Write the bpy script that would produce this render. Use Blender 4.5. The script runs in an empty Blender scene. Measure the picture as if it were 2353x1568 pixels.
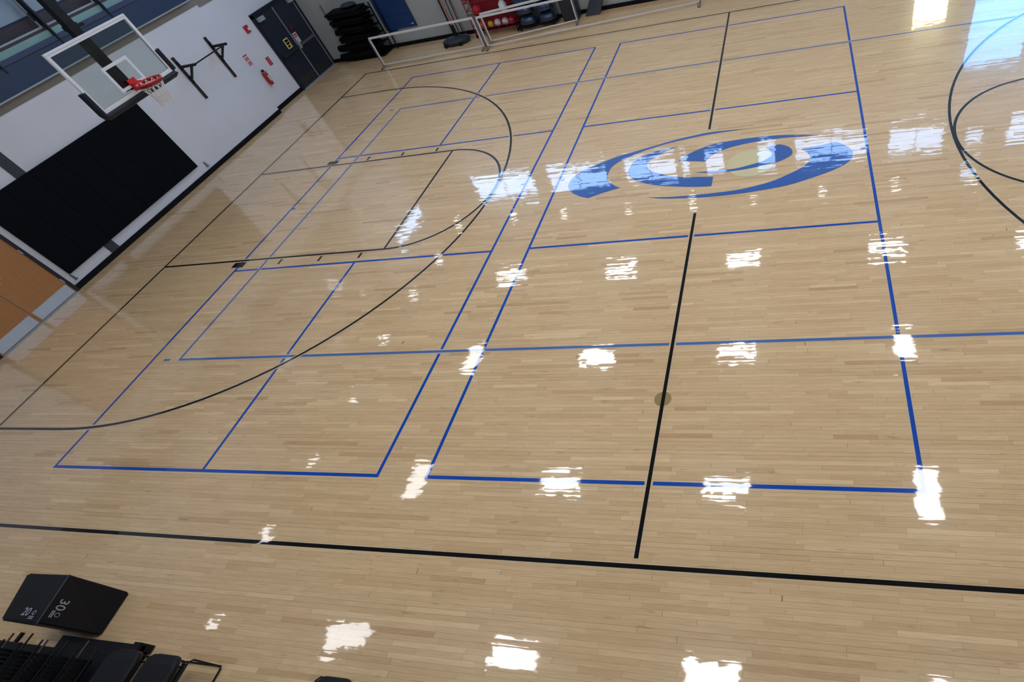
import bpy, bmesh, math, random
from mathutils import Vector, Matrix
random.seed(7)
F = 0.3048                       # all plan dimensions below are in feet, meshes are written in metres
S = bpy.context.scene
COL = S.collection

# ------------------------------------------------------------------ camera, world, exposure
cam_d = bpy.data.cameras.new('camera')
cam = bpy.data.objects.new('camera', cam_d); COL.objects.link(cam)
cam_d.sensor_fit = 'HORIZONTAL'; cam_d.sensor_width = 36.0
cam_d.lens = 1232.27 / 2353 * 36.0
cam_d.shift_x = -390.4 / 2353
cam_d.shift_y = 45.33 / 2353
cam_d.clip_start = 0.05; cam_d.clip_end = 200
def rot(a):
    x, y, z = a
    cx, sx, cy, sy, cz, sz = math.cos(x), math.sin(x), math.cos(y), math.sin(y), math.cos(z), math.sin(z)
    return (Matrix(((cz, -sz, 0), (sz, cz, 0), (0, 0, 1))) @ Matrix(((1, 0, 0), (0, cx, -sx), (0, sx, cx)))
            @ Matrix(((cy, -sy, 0), (sy, cy, 0), (0, 0, 1))))
R3 = rot((-0.704642980, -0.352234270, 0.297358144)).transposed()
cam.matrix_world = Matrix.Translation(Vector((6.00367913, -30.6628854, 18.5284092)) * F) @ R3.to_4x4()
S.camera = cam
w = bpy.data.worlds.new('world'); S.world = w; w.use_nodes = True
w.node_tree.nodes['Background'].inputs[0].default_value = (0.55, 0.7, 1, 1)
w.node_tree.nodes['Background'].inputs[1].default_value = 0.6
S.view_settings.view_transform = 'Standard'; S.view_settings.look = 'None'
S.view_settings.gamma = 1; S.view_settings.use_curve_mapping = False
S.view_settings.exposure = 0.12
LAMP = 29.0        # radiance of the high-bay lamps
WINDOW = 7.0       # radiance of the daylit clerestory panes

# ------------------------------------------------------------------ materials
def srgb(r, g, b):
    f = lambda c: (c / 255 / 12.92) if c / 255 <= 0.04045 else ((c / 255 + 0.055) / 1.055) ** 2.4
    return (f(r), f(g), f(b), 1)
def mat(name, col, rough=0.6, metal=0.0, noise=0.12, scale=30, bump=0.0, emit=None, es=0, spec=0.5, coat=0.0, stretch=(1, 1, 1)):
    m = bpy.data.materials.new(name); m.use_nodes = True
    nt = m.node_tree; p = nt.nodes['Principled BSDF']
    p.inputs['Roughness'].default_value = rough; p.inputs['Metallic'].default_value = metal
    p.inputs['Specular IOR Level'].default_value = spec
    p.inputs['Coat Weight'].default_value = coat; p.inputs['Coat Roughness'].default_value = 0.1
    tc = nt.nodes.new('ShaderNodeTexCoord'); mp = nt.nodes.new('ShaderNodeMapping'); mp.inputs['Scale'].default_value = stretch
    nz = nt.nodes.new('ShaderNodeTexNoise')
    nz.inputs['Scale'].default_value = scale; nz.inputs['Detail'].default_value = 4
    nt.links.new(tc.outputs['Object'], mp.inputs[0]); nt.links.new(mp.outputs[0], nz.inputs['Vector'])
    mx = nt.nodes.new('ShaderNodeMix'); mx.data_type = 'RGBA'
    mx.inputs[6].default_value = tuple(c * (1 - noise) for c in col[:3]) + (1,)
    mx.inputs[7].default_value = tuple(min(1, c * (1 + noise)) for c in col[:3]) + (1,)
    nt.links.new(nz.outputs['Fac'], mx.inputs[0]); nt.links.new(mx.outputs[2], p.inputs['Base Color'])
    if bump:
        bp = nt.nodes.new('ShaderNodeBump'); bp.inputs['Strength'].default_value = bump; bp.inputs['Distance'].default_value = 0.004
        nt.links.new(nz.outputs['Fac'], bp.inputs['Height']); nt.links.new(bp.outputs[0], p.inputs['Normal'])
    if emit:
        p.inputs['Emission Color'].default_value = emit; p.inputs['Emission Strength'].default_value = es
    return m

def floor_normal(nt):
    """varnish normal: every strip leans a hair its own way, plus slow waves"""
    N = nt.nodes; L = nt.links
    def math_(op, a, b=None):
        n = N.new('ShaderNodeMath'); n.operation = op
        for i, v in enumerate((a, b)):
            if v is None: continue
            if isinstance(v, (int, float)): n.inputs[i].default_value = v
            else: L.new(v, n.inputs[i])
        return n.outputs[0]
    geo = N.new('ShaderNodeNewGeometry'); sp = N.new('ShaderNodeSeparateXYZ'); L.new(geo.outputs['Position'], sp.inputs[0])
    X, Y = sp.outputs[0], sp.outputs[1]
    W = 0.1875 * F
    ry = math_('DIVIDE', Y, W); row = math_('FLOOR', ry); fy = math_('FRACT', ry)
    wr = N.new('ShaderNodeTexWhiteNoise'); wr.noise_dimensions = '1D'; L.new(row, wr.inputs['W'])
    wr2 = N.new('ShaderNodeTexWhiteNoise'); wr2.noise_dimensions = '1D'; L.new(math_('ADD', row, 517.3), wr2.inputs['W'])
    ln = math_('ADD', math_('MULTIPLY', wr2.outputs['Value'], 0.55), 0.5)     # strip length of this row, metres
    bx = math_('ADD', math_('DIVIDE', X, ln), math_('MULTIPLY', wr.outputs['Value'], 37.0))
    # vary where the joints fall
    jn = N.new('ShaderNodeTexNoise'); jn.noise_dimensions = '2D'; jn.inputs['Scale'].default_value = 1.0; jn.inputs['Detail'].default_value = 0
    cj = N.new('ShaderNodeCombineXYZ'); L.new(math_('MULTIPLY', bx, 0.7), cj.inputs[0]); L.new(math_('MULTIPLY', row, 3.77), cj.inputs[1])
    L.new(cj.outputs[0], jn.inputs['Vector'])
    bx = math_('ADD', bx, math_('MULTIPLY', jn.outputs['Fac'], 1.3))
    idx = math_('FLOOR', bx); fx = math_('FRACT', bx)
    cb = N.new('ShaderNodeCombineXYZ'); L.new(idx, cb.inputs[0]); L.new(row, cb.inputs[1])
    wb = N.new('ShaderNodeTexWhiteNoise'); wb.noise_dimensions = '2D'; L.new(cb.outputs[0], wb.inputs['Vector'])
    sc = N.new('ShaderNodeSeparateColor'); L.new(wb.outputs['Color'], sc.inputs[0])
    # waves
    mp = N.new('ShaderNodeMapping'); L.new(geo.outputs['Position'], mp.inputs[0]); mp.inputs['Scale'].default_value = (0.9, 5.5, 1)
    nz = N.new('ShaderNodeTexNoise'); nz.inputs['Scale'].default_value = 2.4; nz.inputs['Detail'].default_value = 4.0
    L.new(mp.outputs[0], nz.inputs['Vector'])
    s2 = N.new('ShaderNodeSeparateColor'); L.new(nz.outputs['Color'], s2.inputs[0])
    nf = N.new('ShaderNodeTexNoise'); nf.inputs['Scale'].default_value = 9.0; nf.inputs['Detail'].default_value = 3.0
    L.new(geo.outputs['Position'], nf.inputs['Vector'])
    s3 = N.new('ShaderNodeSeparateColor'); L.new(nf.outputs['Color'], s3.inputs[0])
    tx = math_('ADD', math_('MULTIPLY', math_('SUBTRACT', sc.outputs[0], 0.5), 0.006), math_('MULTIPLY', math_('SUBTRACT', s2.outputs[0], 0.5), 0.012))
    # tilt across the strip also follows a shallow crown, so a lamp smears a little along y
    crown = math_('MULTIPLY', math_('SUBTRACT', fy, 0.5), 0.012)
    ty = math_('ADD', math_('ADD', math_('MULTIPLY', math_('SUBTRACT', sc.outputs[1], 0.5), 0.018), math_('MULTIPLY', math_('SUBTRACT', s2.outputs[1], 0.5), 0.050)), crown)
    tx = math_('ADD', tx, math_('MULTIPLY', math_('SUBTRACT', s3.outputs[0], 0.5), 0.020))
    ty = math_('ADD', ty, math_('MULTIPLY', math_('SUBTRACT', s3.outputs[1], 0.5), 0.026))
    cn = N.new('ShaderNodeCombineXYZ'); L.new(tx, cn.inputs[0]); L.new(ty, cn.inputs[1]); cn.inputs[2].default_value = 1
    vn = N.new('ShaderNodeVectorMath'); vn.operation = 'NORMALIZE'; L.new(cn.outputs[0], vn.inputs[0])
    return vn.outputs[0], sc, fx, fy, row, ln, geo, math_

def varnished(name, colour=None, noise=0.0):
    m = bpy.data.materials.new(name); m.use_nodes = True; nt = m.node_tree; N = nt.nodes; L = nt.links
    p = N['Principled BSDF']
    nrm, sc, fx, fy, row, ln, geo, math_ = floor_normal(nt)
    p.inputs['Roughness'].default_value = 0.30
    p.inputs['Specular IOR Level'].default_value = 0.10 if colour else 0.16
    p.inputs['Coat Weight'].default_value = 1.0; p.inputs['Coat Roughness'].default_value = 0.035
    p.inputs['Coat IOR'].default_value = 1.4
    L.new(nrm, p.inputs['Coat Normal'])
    if colour:
        p.inputs['Base Color'].default_value = colour
        return m
    ramp = N.new('ShaderNodeValToRGB'); L.new(sc.outputs[2], ramp.inputs[0])
    r = ramp.color_ramp; r.elements[0].position = 0.0; r.elements[0].color = srgb(197, 161, 120)
    r.elements[1].position = 1.0; r.elements[1].color = srgb(231, 202, 158)
    for pos, c in ((0.04, srgb(209, 176, 134)), (0.2, srgb(214, 182, 140)), (0.82, srgb(220, 189, 147)), (0.96, srgb(225, 195, 153))):
        e = r.elements.new(pos); e.color = c
    # grain: fine streaks along the strip
    mp = N.new('ShaderNodeMapping'); L.new(geo.outputs['Position'], mp.inputs[0]); mp.inputs['Scale'].default_value = (2.2, 42, 1)
    off = N.new('ShaderNodeVectorMath'); off.operation = 'ADD'; L.new(mp.outputs[0], off.inputs[0])
    cc = N.new('ShaderNodeCombineXYZ'); L.new(math_('MULTIPLY', sc.outputs[0], 60.0), cc.inputs[0]); L.new(cc.outputs[0], off.inputs[1])
    g = N.new('ShaderNodeTexNoise'); g.inputs['Scale'].default_value = 1.5; g.inputs['Detail'].default_value = 5; g.inputs['Distortion'].default_value = 0.6
    L.new(off.outputs[0], g.inputs['Vector'])
    gr = N.new('ShaderNodeMapRange'); L.new(g.outputs['Fac'], gr.inputs['Value'])
    gr.inputs['From Min'].default_value = 0.25; gr.inputs['From Max'].default_value = 0.75; gr.inputs['To Min'].default_value = 0.86; gr.inputs['To Max'].default_value = 1.08
    # mineral streaks and knots in some strips
    k = N.new('ShaderNodeTexNoise'); k.inputs['Scale'].default_value = 1.0; k.inputs['Detail'].default_value = 2
    mk = N.new('ShaderNodeMapping'); L.new(geo.outputs['Position'], mk.inputs[0]); mk.inputs['Scale'].default_value = (3.0, 19, 1); L.new(mk.outputs[0], k.inputs['Vector'])
    kr = N.new('ShaderNodeMapRange'); L.new(k.outputs['Fac'], kr.inputs['Value'])
    kr.inputs['From Min'].default_value = 0.66; kr.inputs['From Max'].default_value = 0.80; kr.inputs['To Min'].default_value = 1.0; kr.inputs['To Max'].default_value = 0.66
    # joints between strips and at their ends
    dy = math_('MINIMUM', fy, math_('SUBTRACT', 1.0, fy)); jy = math_('MULTIPLY', dy, 0.1875 * F)
    dx = math_('MINIMUM', fx, math_('SUBTRACT', 1.0, fx)); jx = math_('MULTIPLY', dx, ln)
    wr = N.new('ShaderNodeTexWhiteNoise'); wr.noise_dimensions = '1D'; L.new(math_('FLOOR', math_('DIVIDE', row, 1.0)), wr.inputs['W'])
    wide = math_('MULTIPLY', math_('POWER', wr.outputs['Value'], 14.0), 0.0022)
    gy = math_('GREATER_THAN', jy, math_('ADD', 0.0009, wide)); gx = math_('GREATER_THAN', jx, 0.0011)
    joint = math_('ADD', math_('MULTIPLY', math_('MULTIPLY', gy, gx), 0.52), 0.48)
    tot = math_('MULTIPLY', math_('MULTIPLY', gr.outputs[0], kr.outputs[0]), joint)
    mul = N.new('ShaderNodeVectorMath'); mul.operation = 'SCALE'; L.new(ramp.outputs[0], mul.inputs[0]); L.new(tot, mul.inputs['Scale'])
    L.new(mul.outputs[0], p.inputs['Base Color'])
    return m

M = {}
M['wood'] = varnished('maple_strip_floor')
M['line_black'] = varnished('black_floor_paint', srgb(7, 6, 6))
M['line_blue'] = varnished('blue_floor_paint', srgb(0, 72, 172))
M['line_vball'] = varnished('muted_blue_floor_paint', srgb(74, 108, 172))
M['logo_blue'] = varnished('logo_blue_floor_paint', srgb(50, 96, 172))
M['logo_gold'] = varnished('logo_gold_floor_paint', srgb(212, 202, 158))
M['line_edge'] = varnished('pale_line_edge', srgb(206, 198, 184))
M['brass'] = mat('aged_brass', srgb(150, 128, 78), 0.35, 0.3, coat=0.6)
M['wall'] = mat('painted_block_wall', srgb(214, 219, 232), 0.75, noise=0.05, scale=1.2)
M['wall_end'] = mat('grey_end_wall_paint', srgb(164, 168, 170), 0.8, noise=0.06, scale=1.5)
M['wall_up'] = mat('upper_wall_paint', srgb(150, 152, 158), 0.8, noise=0.04, scale=2)
M['ceil'] = mat('ceiling_deck', srgb(120, 118, 114), 0.85, noise=0.15, scale=3)
M['navy'] = mat('navy_fascia', srgb(36, 56, 88), 0.5, noise=0.08, scale=6)
M['navy2'] = mat('navy_strip', srgb(52, 66, 100), 0.5, noise=0.08, scale=6)
M['dkline'] = mat('dark_joint', srgb(20, 20, 32), 0.6)
M['teal'] = mat('teal_sill_panel', srgb(126, 164, 166), 0.5, noise=0.10, scale=5)
M['maroon'] = mat('maroon_sill', srgb(58, 50, 64), 0.6)
M['brown'] = mat('brown_panel', srgb(96, 76, 84), 0.7, noise=0.2, scale=14, stretch=(1, .2, 6))
M['greymetal'] = mat('grey_window_frame', srgb(158, 172, 184), 0.45, 0.2)
M['darkmetal'] = mat('dark_mullion', srgb(30, 40, 52), 0.45, 0.3)
M['base'] = mat('black_rubber_base', srgb(6, 9, 17), 0.7, spec=0.2)
M['pad'] = mat('black_wall_pad_vinyl', srgb(3, 7, 15), 0.7, noise=0.2, scale=40, spec=0.12)
M['foam'] = mat('navy_edge_foam', srgb(8, 20, 38), 0.45, spec=0.4)
M['black'] = mat('black_powder_coat', srgb(8, 9, 15), 0.5, spec=0.3)
M['blackmat'] = mat('black_foam_mat', srgb(5, 6, 10), 0.85, spec=0.15, noise=0.3, scale=20, bump=0.2)
M['blackvinyl'] = mat('black_vinyl', srgb(7, 9, 17), 0.5, spec=0.3, noise=0.25, scale=12, bump=0.3)
M['white'] = mat('white_paint', srgb(226, 230, 240), 0.4, noise=0.03)
M['whitepipe'] = mat('white_pipe', srgb(212, 215, 222), 0.35, noise=0.05)
M['greypipe'] = mat('grey_pipe', srgb(120, 120, 124), 0.4, 0.5)
M['net'] = mat('white_net_cord', srgb(225, 222, 225), 0.8)
M['red'] = mat('red_orange_rim', srgb(205, 34, 34), 0.4)
M['redrack'] = mat('red_rack_paint', srgb(128, 14, 32), 0.5)
M['redsign'] = mat('red_sign', srgb(178, 40, 52), 0.5)
M['redext'] = mat('red_extinguisher', srgb(170, 16, 22), 0.35, coat=0.5)
M['pinksign'] = mat('red_print_on_white', srgb(190, 120, 128), 0.6)
M['signwhite'] = mat('sign_white', srgb(215, 210, 215), 0.6)
M['yellow'] = mat('sign_yellow', srgb(200, 178, 40), 0.6)
M['door'] = mat('dark_blue_grey_door', srgb(30, 38, 54), 0.45, noise=0.15, scale=5)
M['doorframe'] = mat('dark_navy_frame', srgb(16, 22, 38), 0.45)
M['steel'] = mat('brushed_steel', srgb(196, 210, 228), 0.42, 0.45, noise=0.1, scale=10)
M['dullsteel'] = mat('dull_steel_plate', srgb(62, 64, 66), 0.4, 0.5)
M['doorwood'] = mat('maple_door_veneer', srgb(172, 120, 72), 0.45, noise=0.14, scale=4, stretch=(1, 6, .6), coat=0.2)
M['taupe'] = mat('taupe_band', srgb(136, 130, 124), 0.8, noise=0.08, scale=4)
M['column'] = mat('grey_steel_column', srgb(50, 56, 68), 0.5)
M['bluemat'] = mat('blue_vinyl_mat', srgb(2, 48, 104), 0.5, noise=0.12, scale=4)
M['tank'] = mat('dark_grey_plastic', srgb(36, 42, 54), 0.4)
M['orange'] = mat('orange_pole', srgb(196, 78, 44), 0.5)
M['ballyellow'] = mat('yellow_ball_rubber', srgb(205, 165, 50), 0.5)
M['ballorange'] = mat('orange_ball_rubber', srgb(200, 62, 44), 0.5)
M['ballwhite'] = mat('white_ball_leather', srgb(205, 188, 194), 0.5)
M['ballred'] = mat('red_ball_rubber', srgb(188, 30, 50), 0.5)
M['dome'] = mat('dark_blue_dome_rubber', srgb(30, 52, 86), 0.28, coat=0.4)
M['brownpost'] = mat('aged_steel_rail', srgb(74, 66, 62), 0.5, 0.5)
M['print'] = mat('grey_print', srgb(150, 155, 165), 0.6)
M['tealrubber'] = mat('teal_rubber', srgb(40, 150, 130), 0.5)
M['fixture'] = mat('lamp_housing', srgb(200, 200, 200), 0.5)
M['lamp'] = mat('lamp_lens', srgb(255, 255, 255), 0.5, emit=(0.95, 0.975, 1.0, 1), es=LAMP)
M['lamp_dim'] = mat('dimmed_lamp_lens', srgb(255, 255, 255), 0.5, emit=(0.95, 0.975, 1.0, 1), es=LAMP * 0.55)  # output lowered on the hoop-side column to darken the left of the floor
M['lamp_small'] = mat('small_lamp_lens', srgb(255, 255, 255), 0.5, emit=(0.95, 0.97, 1.0, 1), es=LAMP * 0.42)
M['daylight'] = mat('daylit_pane', srgb(200, 220, 255), 0.2, emit=(0.42, 0.64, 1.0, 1), es=WINDOW * 1.25)
M['daylight_blue'] = mat('sky_blue_pane', srgb(150, 210, 255), 0.2, emit=(0.13, 0.46, 1.0, 1), es=WINDOW * 0.95)
M['daylight_warm'] = mat('warm_lit_pane', srgb(255, 250, 220), 0.2, emit=(1.0, 0.97, 0.62, 1), es=WINDOW * 1.5)
M['ribbed'] = mat('ribbed_blind', srgb(226, 236, 255), 0.6, noise=0.04)
def ribbed():
    nt = M['ribbed'].node_tree; p = nt.nodes['Principled BSDF']
    g = nt.nodes.new('ShaderNodeTexCoord'); wv = nt.nodes.new('ShaderNodeTexWave'); wv.bands_direction = 'Y'; wv.inputs['Scale'].default_value = 12
    nt.links.new(g.outputs['Object'], wv.inputs['Vector'])
    b = nt.nodes.new('ShaderNodeBump'); b.inputs['Strength'].default_value = 0.6; b.inputs['Distance'].default_value = 0.01
    nt.links.new(wv.outputs['Fac'], b.inputs['Height']); nt.links.new(b.outputs[0], p.inputs['Normal'])
ribbed()
def glass(name, tint, fac):
    m = bpy.data.materials.new(name); m.use_nodes = True; nt = m.node_tree; nt.nodes.clear()
    o = nt.nodes.new('ShaderNodeOutputMaterial'); t = nt.nodes.new('ShaderNodeBsdfTransparent'); t.inputs[0].default_value = tint
    gl = nt.nodes.new('ShaderNodeBsdfGlossy'); gl.inputs['Roughness'].default_value = 0.03
    mx = nt.nodes.new('ShaderNodeMixShader'); fr = nt.nodes.new('ShaderNodeFresnel'); fr.inputs[0].default_value = fac
    nt.links.new(fr.outputs[0], mx.inputs[0]); nt.links.new(t.outputs[0], mx.inputs[1]); nt.links.new(gl.outputs[0], mx.inputs[2])
    nt.links.new(mx.outputs[0], o.inputs[0]); return m
M['glass'] = glass('clear_backboard_glass', (0.86, 0.90, 0.88, 1), 1.35)
M['winglass'] = glass('interior_window_glass', (0.88, 0.93, 0.97, 1), 1.35)

# ------------------------------------------------------------------ mesh helpers (coordinates in feet)
class MB:
    def __init__(s): s.bm = bmesh.new(); s.mi = 0
    def _new(s, vs, fs):
        bv = [s.bm.verts.new(Vector(v) * F) for v in vs]
        for f in fs:
            try: fc = s.bm.faces.new([bv[i] for i in f]); fc.material_index = s.mi
            except ValueError: pass
        return s
    def box(s, a, b, bev=0):
        x0, y0, z0 = [min(p, q) for p, q in zip(a, b)]; x1, y1, z1 = [max(p, q) for p, q in zip(a, b)]
        if bev:
            t = bmesh.new(); bmesh.ops.create_cube(t, size=1)
            for v in t.verts: v.co = Vector(((x0 + x1) / 2 + v.co.x * (x1 - x0), (y0 + y1) / 2 + v.co.y * (y1 - y0), (z0 + z1) / 2 + v.co.z * (z1 - z0)))
            bmesh.ops.bevel(t, geom=list(t.edges), offset=bev, segments=3, affect='EDGES', profile=0.6)
            t.verts.index_update()
            s._new([v.co.copy() for v in t.verts], [[v.index for v in f.verts] for f in t.faces]); t.free(); return s
        return s.hexa([(x0, y0, z0), (x1, y0, z0), (x1, y1, z0), (x0, y1, z0), (x0, y0, z1), (x1, y0, z1), (x1, y1, z1), (x0, y1, z1)])
    def hexa(s, v):
        return s._new(v, [(0, 3, 2, 1), (4, 5, 6, 7), (0, 1, 5, 4), (1, 2, 6, 5), (2, 3, 7, 6), (3, 0, 4, 7)])
    def tube(s, pts, r, n=10, r2=None, closed=False, cap=True):
        pts = [Vector(p) for p in pts]; rings = []
        k = len(pts)
        for i, p in enumerate(pts):
            if closed: d = pts[(i + 1) % k] - pts[i - 1]
            else: d = pts[min(i + 1, k - 1)] - pts[max(i - 1, 0)]
            d.normalize(); up = Vector((0, 0, 1)) if abs(d.z) < 0.9 else Vector((0, 1, 0))
            u = d.cross(up).normalized(); v = u.cross(d)
            rr = r if r2 is None else r + (r2 - r) * i / (k - 1)
            rings.append([p + (u * math.cos(2 * math.pi * j / n) + v * math.sin(2 * math.pi * j / n)) * rr for j in range(n)])
        vs = [q for ring in rings for q in ring]; fs = []
        for i in range(k if closed else k - 1):
            a = i * n; b = ((i + 1) % k) * n
            for j in range(n): fs.append((a + j, a + (j + 1) % n, b + (j + 1) % n, b + j))
        if not closed and cap: fs.append(tuple(range(n))[::-1]); fs.append(tuple((k - 1) * n + j for j in range(n)))
        return s._new(vs, fs)
    def cyl(s, c, r, h, axis='z', n=24, r2=None):
        a = Vector(c); d = {'x': Vector((1, 0, 0)), 'y': Vector((0, 1, 0)), 'z': Vector((0, 0, 1))}[axis] * h
        return s.tube([a, a + d], r, n, r2)
    def lathe(s, c, prof, n=28, sx=1, sy=1):
        vs = []; fs = []
        for (r, z) in prof:
            for j in range(n):
                t = 2 * math.pi * j / n; vs.append((c[0] + r * sx * math.cos(t), c[1] + r * sy * math.sin(t), c[2] + z))
        for i in range(len(prof) - 1):
            for j in range(n): fs.append((i * n + j, i * n + (j + 1) % n, (i + 1) * n + (j + 1) % n, (i + 1) * n + j))
        fs.append(tuple(range(n))[::-1]); fs.append(tuple((len(prof) - 1) * n + j for j in range(n)))
        return s._new(vs, fs)
    def ball(s, c, r, n=18):
        return s.lathe(c, [(r * math.sin(math.pi * i / n) + 1e-4, -r * math.cos(math.pi * i / n)) for i in range(n + 1)], n=24)
    def prism(s, poly, z0, z1):
        n = len(poly)
        return s._new([(x, y, z0) for x, y in poly] + [(x, y, z1) for x, y in poly],
                      [tuple(range(n))[::-1], tuple(range(n, 2 * n))] + [(i, (i + 1) % n, n + (i + 1) % n, n + i) for i in range(n)])
    def quad(s, a, b, c, d): return s._new([a, b, c, d], [(0, 1, 2, 3)])
    def build(s, name, m, parent=None, smooth=False, loc=None):
        me = bpy.data.meshes.new(name)
        bmesh.ops.recalc_face_normals(s.bm, faces=s.bm.faces)
        s.bm.to_mesh(me); s.bm.free()
        for k in (m if isinstance(m, (list, tuple)) else [m]): me.materials.append(M[k])
        if smooth:
            for p in me.polygons: p.use_smooth = True
            try: me.set_sharp_from_angle(angle=math.radians(40))
            except Exception: pass
        o = bpy.data.objects.new(name, me); COL.objects.link(o)
        if parent: o.parent = parent
        if loc: o.location = Vector(loc) * F
        return o
def tag(o, label=None, cat=None, group=None, kind=None):
    if label: o['label'] = label
    if cat: o['category'] = cat
    if group: o['group'] = group
    if kind: o['kind'] = kind
    return o
def empty(name, loc, label, cat, group=None, rz=0, kind=None):
    o = bpy.data.objects.new(name, None); COL.objects.link(o); o.location = Vector(loc) * F; o.rotation_euler = (0, 0, rz)
    o.empty_display_size = 0.1
    return tag(o, label, cat, group, kind)
def copy_tree(o, parent=None):
    c = o.copy(); COL.objects.link(c); c.parent = parent
    for ch in [x for x in S.objects if x.parent == o]: copy_tree(ch, c)
    return c
def struct(name, mb, m, parent=None, label=None):
    o = mb.build(name, m, parent)
    if not parent: tag(o, label, None, None, 'structure')
    return o

# ------------------------------------------------------------------ room shell
XL, XLR, YB, YF, XR, ZC = -46.3, -46.9, 31.6, -34.0, 46.0, 27.0
YS = 18.35                                   # where the left wall steps back
floor = struct('floor', MB().box((XLR - 1, YF, -0.5), (XR, YB + 0.5, 0)), 'wood', label='varnished maple strip gym floor with painted court lines')

# ---- painted court lines: children of the floor
HW = 1 / 12.0                                # half of a two-inch line
def strip(mb, a, b, w=HW, z=0.0): 
    a = Vector(a); b = Vector(b); d = (b - a).normalized(); n = Vector((-d.y, d.x)) * w
    mb._new([(a.x + n.x, a.y + n.y, z), (b.x + n.x, b.y + n.y, z), (b.x - n.x, b.y - n.y, z), (a.x - n.x, a.y - n.y, z)], [(0, 1, 2, 3)])
def poly(mb, pts, w=HW, z=0.0):
    pts = [Vector(p) for p in pts]; vs = []; n = len(pts)
    for i, p in enumerate(pts):
        d = (pts[min(i + 1, n - 1)] - pts[max(i - 1, 0)]).normalized(); q = Vector((-d.y, d.x)) * w
        vs += [(p.x + q.x, p.y + q.y, z), (p.x - q.x, p.y - q.y, z)]
    mb._new(vs, [(2 * i, 2 * i + 2, 2 * i + 3, 2 * i + 1) for i in range(n - 1)])
def line_part(name, paths, m, z, gap=0.11, label=None):
    """painted line with a narrow unpainted margin either side (the varnished wood shows where it crosses others)"""
    mb = MB()
    if gap:
        mb.mi = 1
        for q, p in enumerate(paths): poly(mb, p, HW + gap, z - 0.0024 + q * 3e-5)
    mb.mi = 2
    for q, p in enumerate(paths): poly(mb, p, HW + 0.010, z - 0.0012 + q * 3e-5)
    mb.mi = 0
    for q, p in enumerate(paths): poly(mb, p, HW, z + q * 3e-5)
    o = mb.build(name, [m, 'wood', 'line_edge'], floor)
    if label: o['label'] = label
    return o
XB, PX = -39.6, -32.33                         # baseline, outer edge of the left pickleball court
# pickleball courts
def rect(x0, y0, x1, y1):
    e = HW
    return [[(x0 , y0 + e), (x1, y0 + e)], [(x0, y1 - e), (x1, y1 - e)], [(x0 + e, y0), (x0 + e, y1)], [(x1 - e, y0), (x1 - e, y1)]]
for x0, cen in ((PX, True), (-10.0, False), (12.4, True)):
    x1 = x0 + 20
    ps = rect(x0, -22, x1, 22) + [[(x0 + .15, -7), (x1 - .15, -7)], [(x0 + .15, 7), (x1 - .15, 7)]]
    if cen: ps += [[(x0 + 10, -22 + .15), (x0 + 10, -7 - HW)], [(x0 + 10, 7 + HW), (x0 + 10, 22 - .15)]]
    if x0 > 11: ps = []
    ps += [[(x0 + .17, 0), (x0 + .45, 0)], [(x1 - .45, 0), (x1 - .17, 0)]] if ps else []
    if ps:
        line_part('pickleball_line', ps, 'line_blue', 0.0040, gap=0, label='blue pickleball court outline ' + ('nearest the hoop' if cen else 'around the centre logo'))
# volleyball court
XV = -30.1
vps = [[(XV, -14.87), (30.1, -14.87)], [(XV, 14.93), (30.1, 14.93)], [(XV, -14.95), (XV, 15.0)],
       [(XV - 1.25, -14.87), (XV - .75, -14.87)], [(XV - 1.2, 14.93), (XV - .75, 14.93)]]
line_part('volleyball_line', vps, 'line_vball', 0.0070, gap=0.07, label='paler blue volleyball court outline')
# basketball court
def arc(cx, cy, r, a0, a1, n=64): return [(cx + r * math.cos(a0 + (a1 - a0) * i / n), cy + r * math.sin(a0 + (a1 - a0) * i / n)) for i in range(n + 1)]
bps = []
for sgn in (-1, 1):
    bx = sgn * -XB * 1.0; bk = sgn * (39.6 - 5.25); ft = sgn * (39.6 - 19 + HW)
    r = 19.75 - HW
    if sgn < 0:
        a = arc(bk, 0, r, -math.pi / 2, math.pi / 2); bps.append([(bx, -r)] + a + [(bx, r)])
        ca = arc(ft, 0, 6 - HW, -math.pi / 2, math.pi / 2, 48)
    else:
        a = arc(bk, 0, r, math.pi / 2, 1.5 * math.pi); bps.append([(bx, r)] + a + [(bx, -r)])
        ca = arc(ft, 0, 6 - HW, math.pi / 2, 1.5 * math.pi, 48)
    bps.append(ca)
    for yy in (-6 + HW, 6 - HW): bps.append([(bx, yy), (ft, yy)])
    bps.append([(ft, -6), (ft, 6)])
    bps.append([(bx, -25), (bx, 25)])
bps += [[(XB - HW, -25.08), (39.7, -25.08)], [(XB - HW, 25.0), (39.7, 25.0)]]
bps += [[(0, -24.8), (0, -4.95)], [(0, 4.35), (0, 24.9)]]
line_part('basketball_line', bps, 'line_black', 0.0100, gap=0.085, label='black basketball court lines')
mb = MB()
for y0, y1 in ((-6.62, -6.12), (6.12, 6.62)):
    for xx in (-28.8, -25.5, -22.3): strip(mb, (xx, y0), (xx, y1), HW, 0.0105)
    strip(mb, (-32.35, y0), (-32.35, y1), 0.5, 0.0105)
mb.build('lane_mark', 'line_black', floor)
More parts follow.
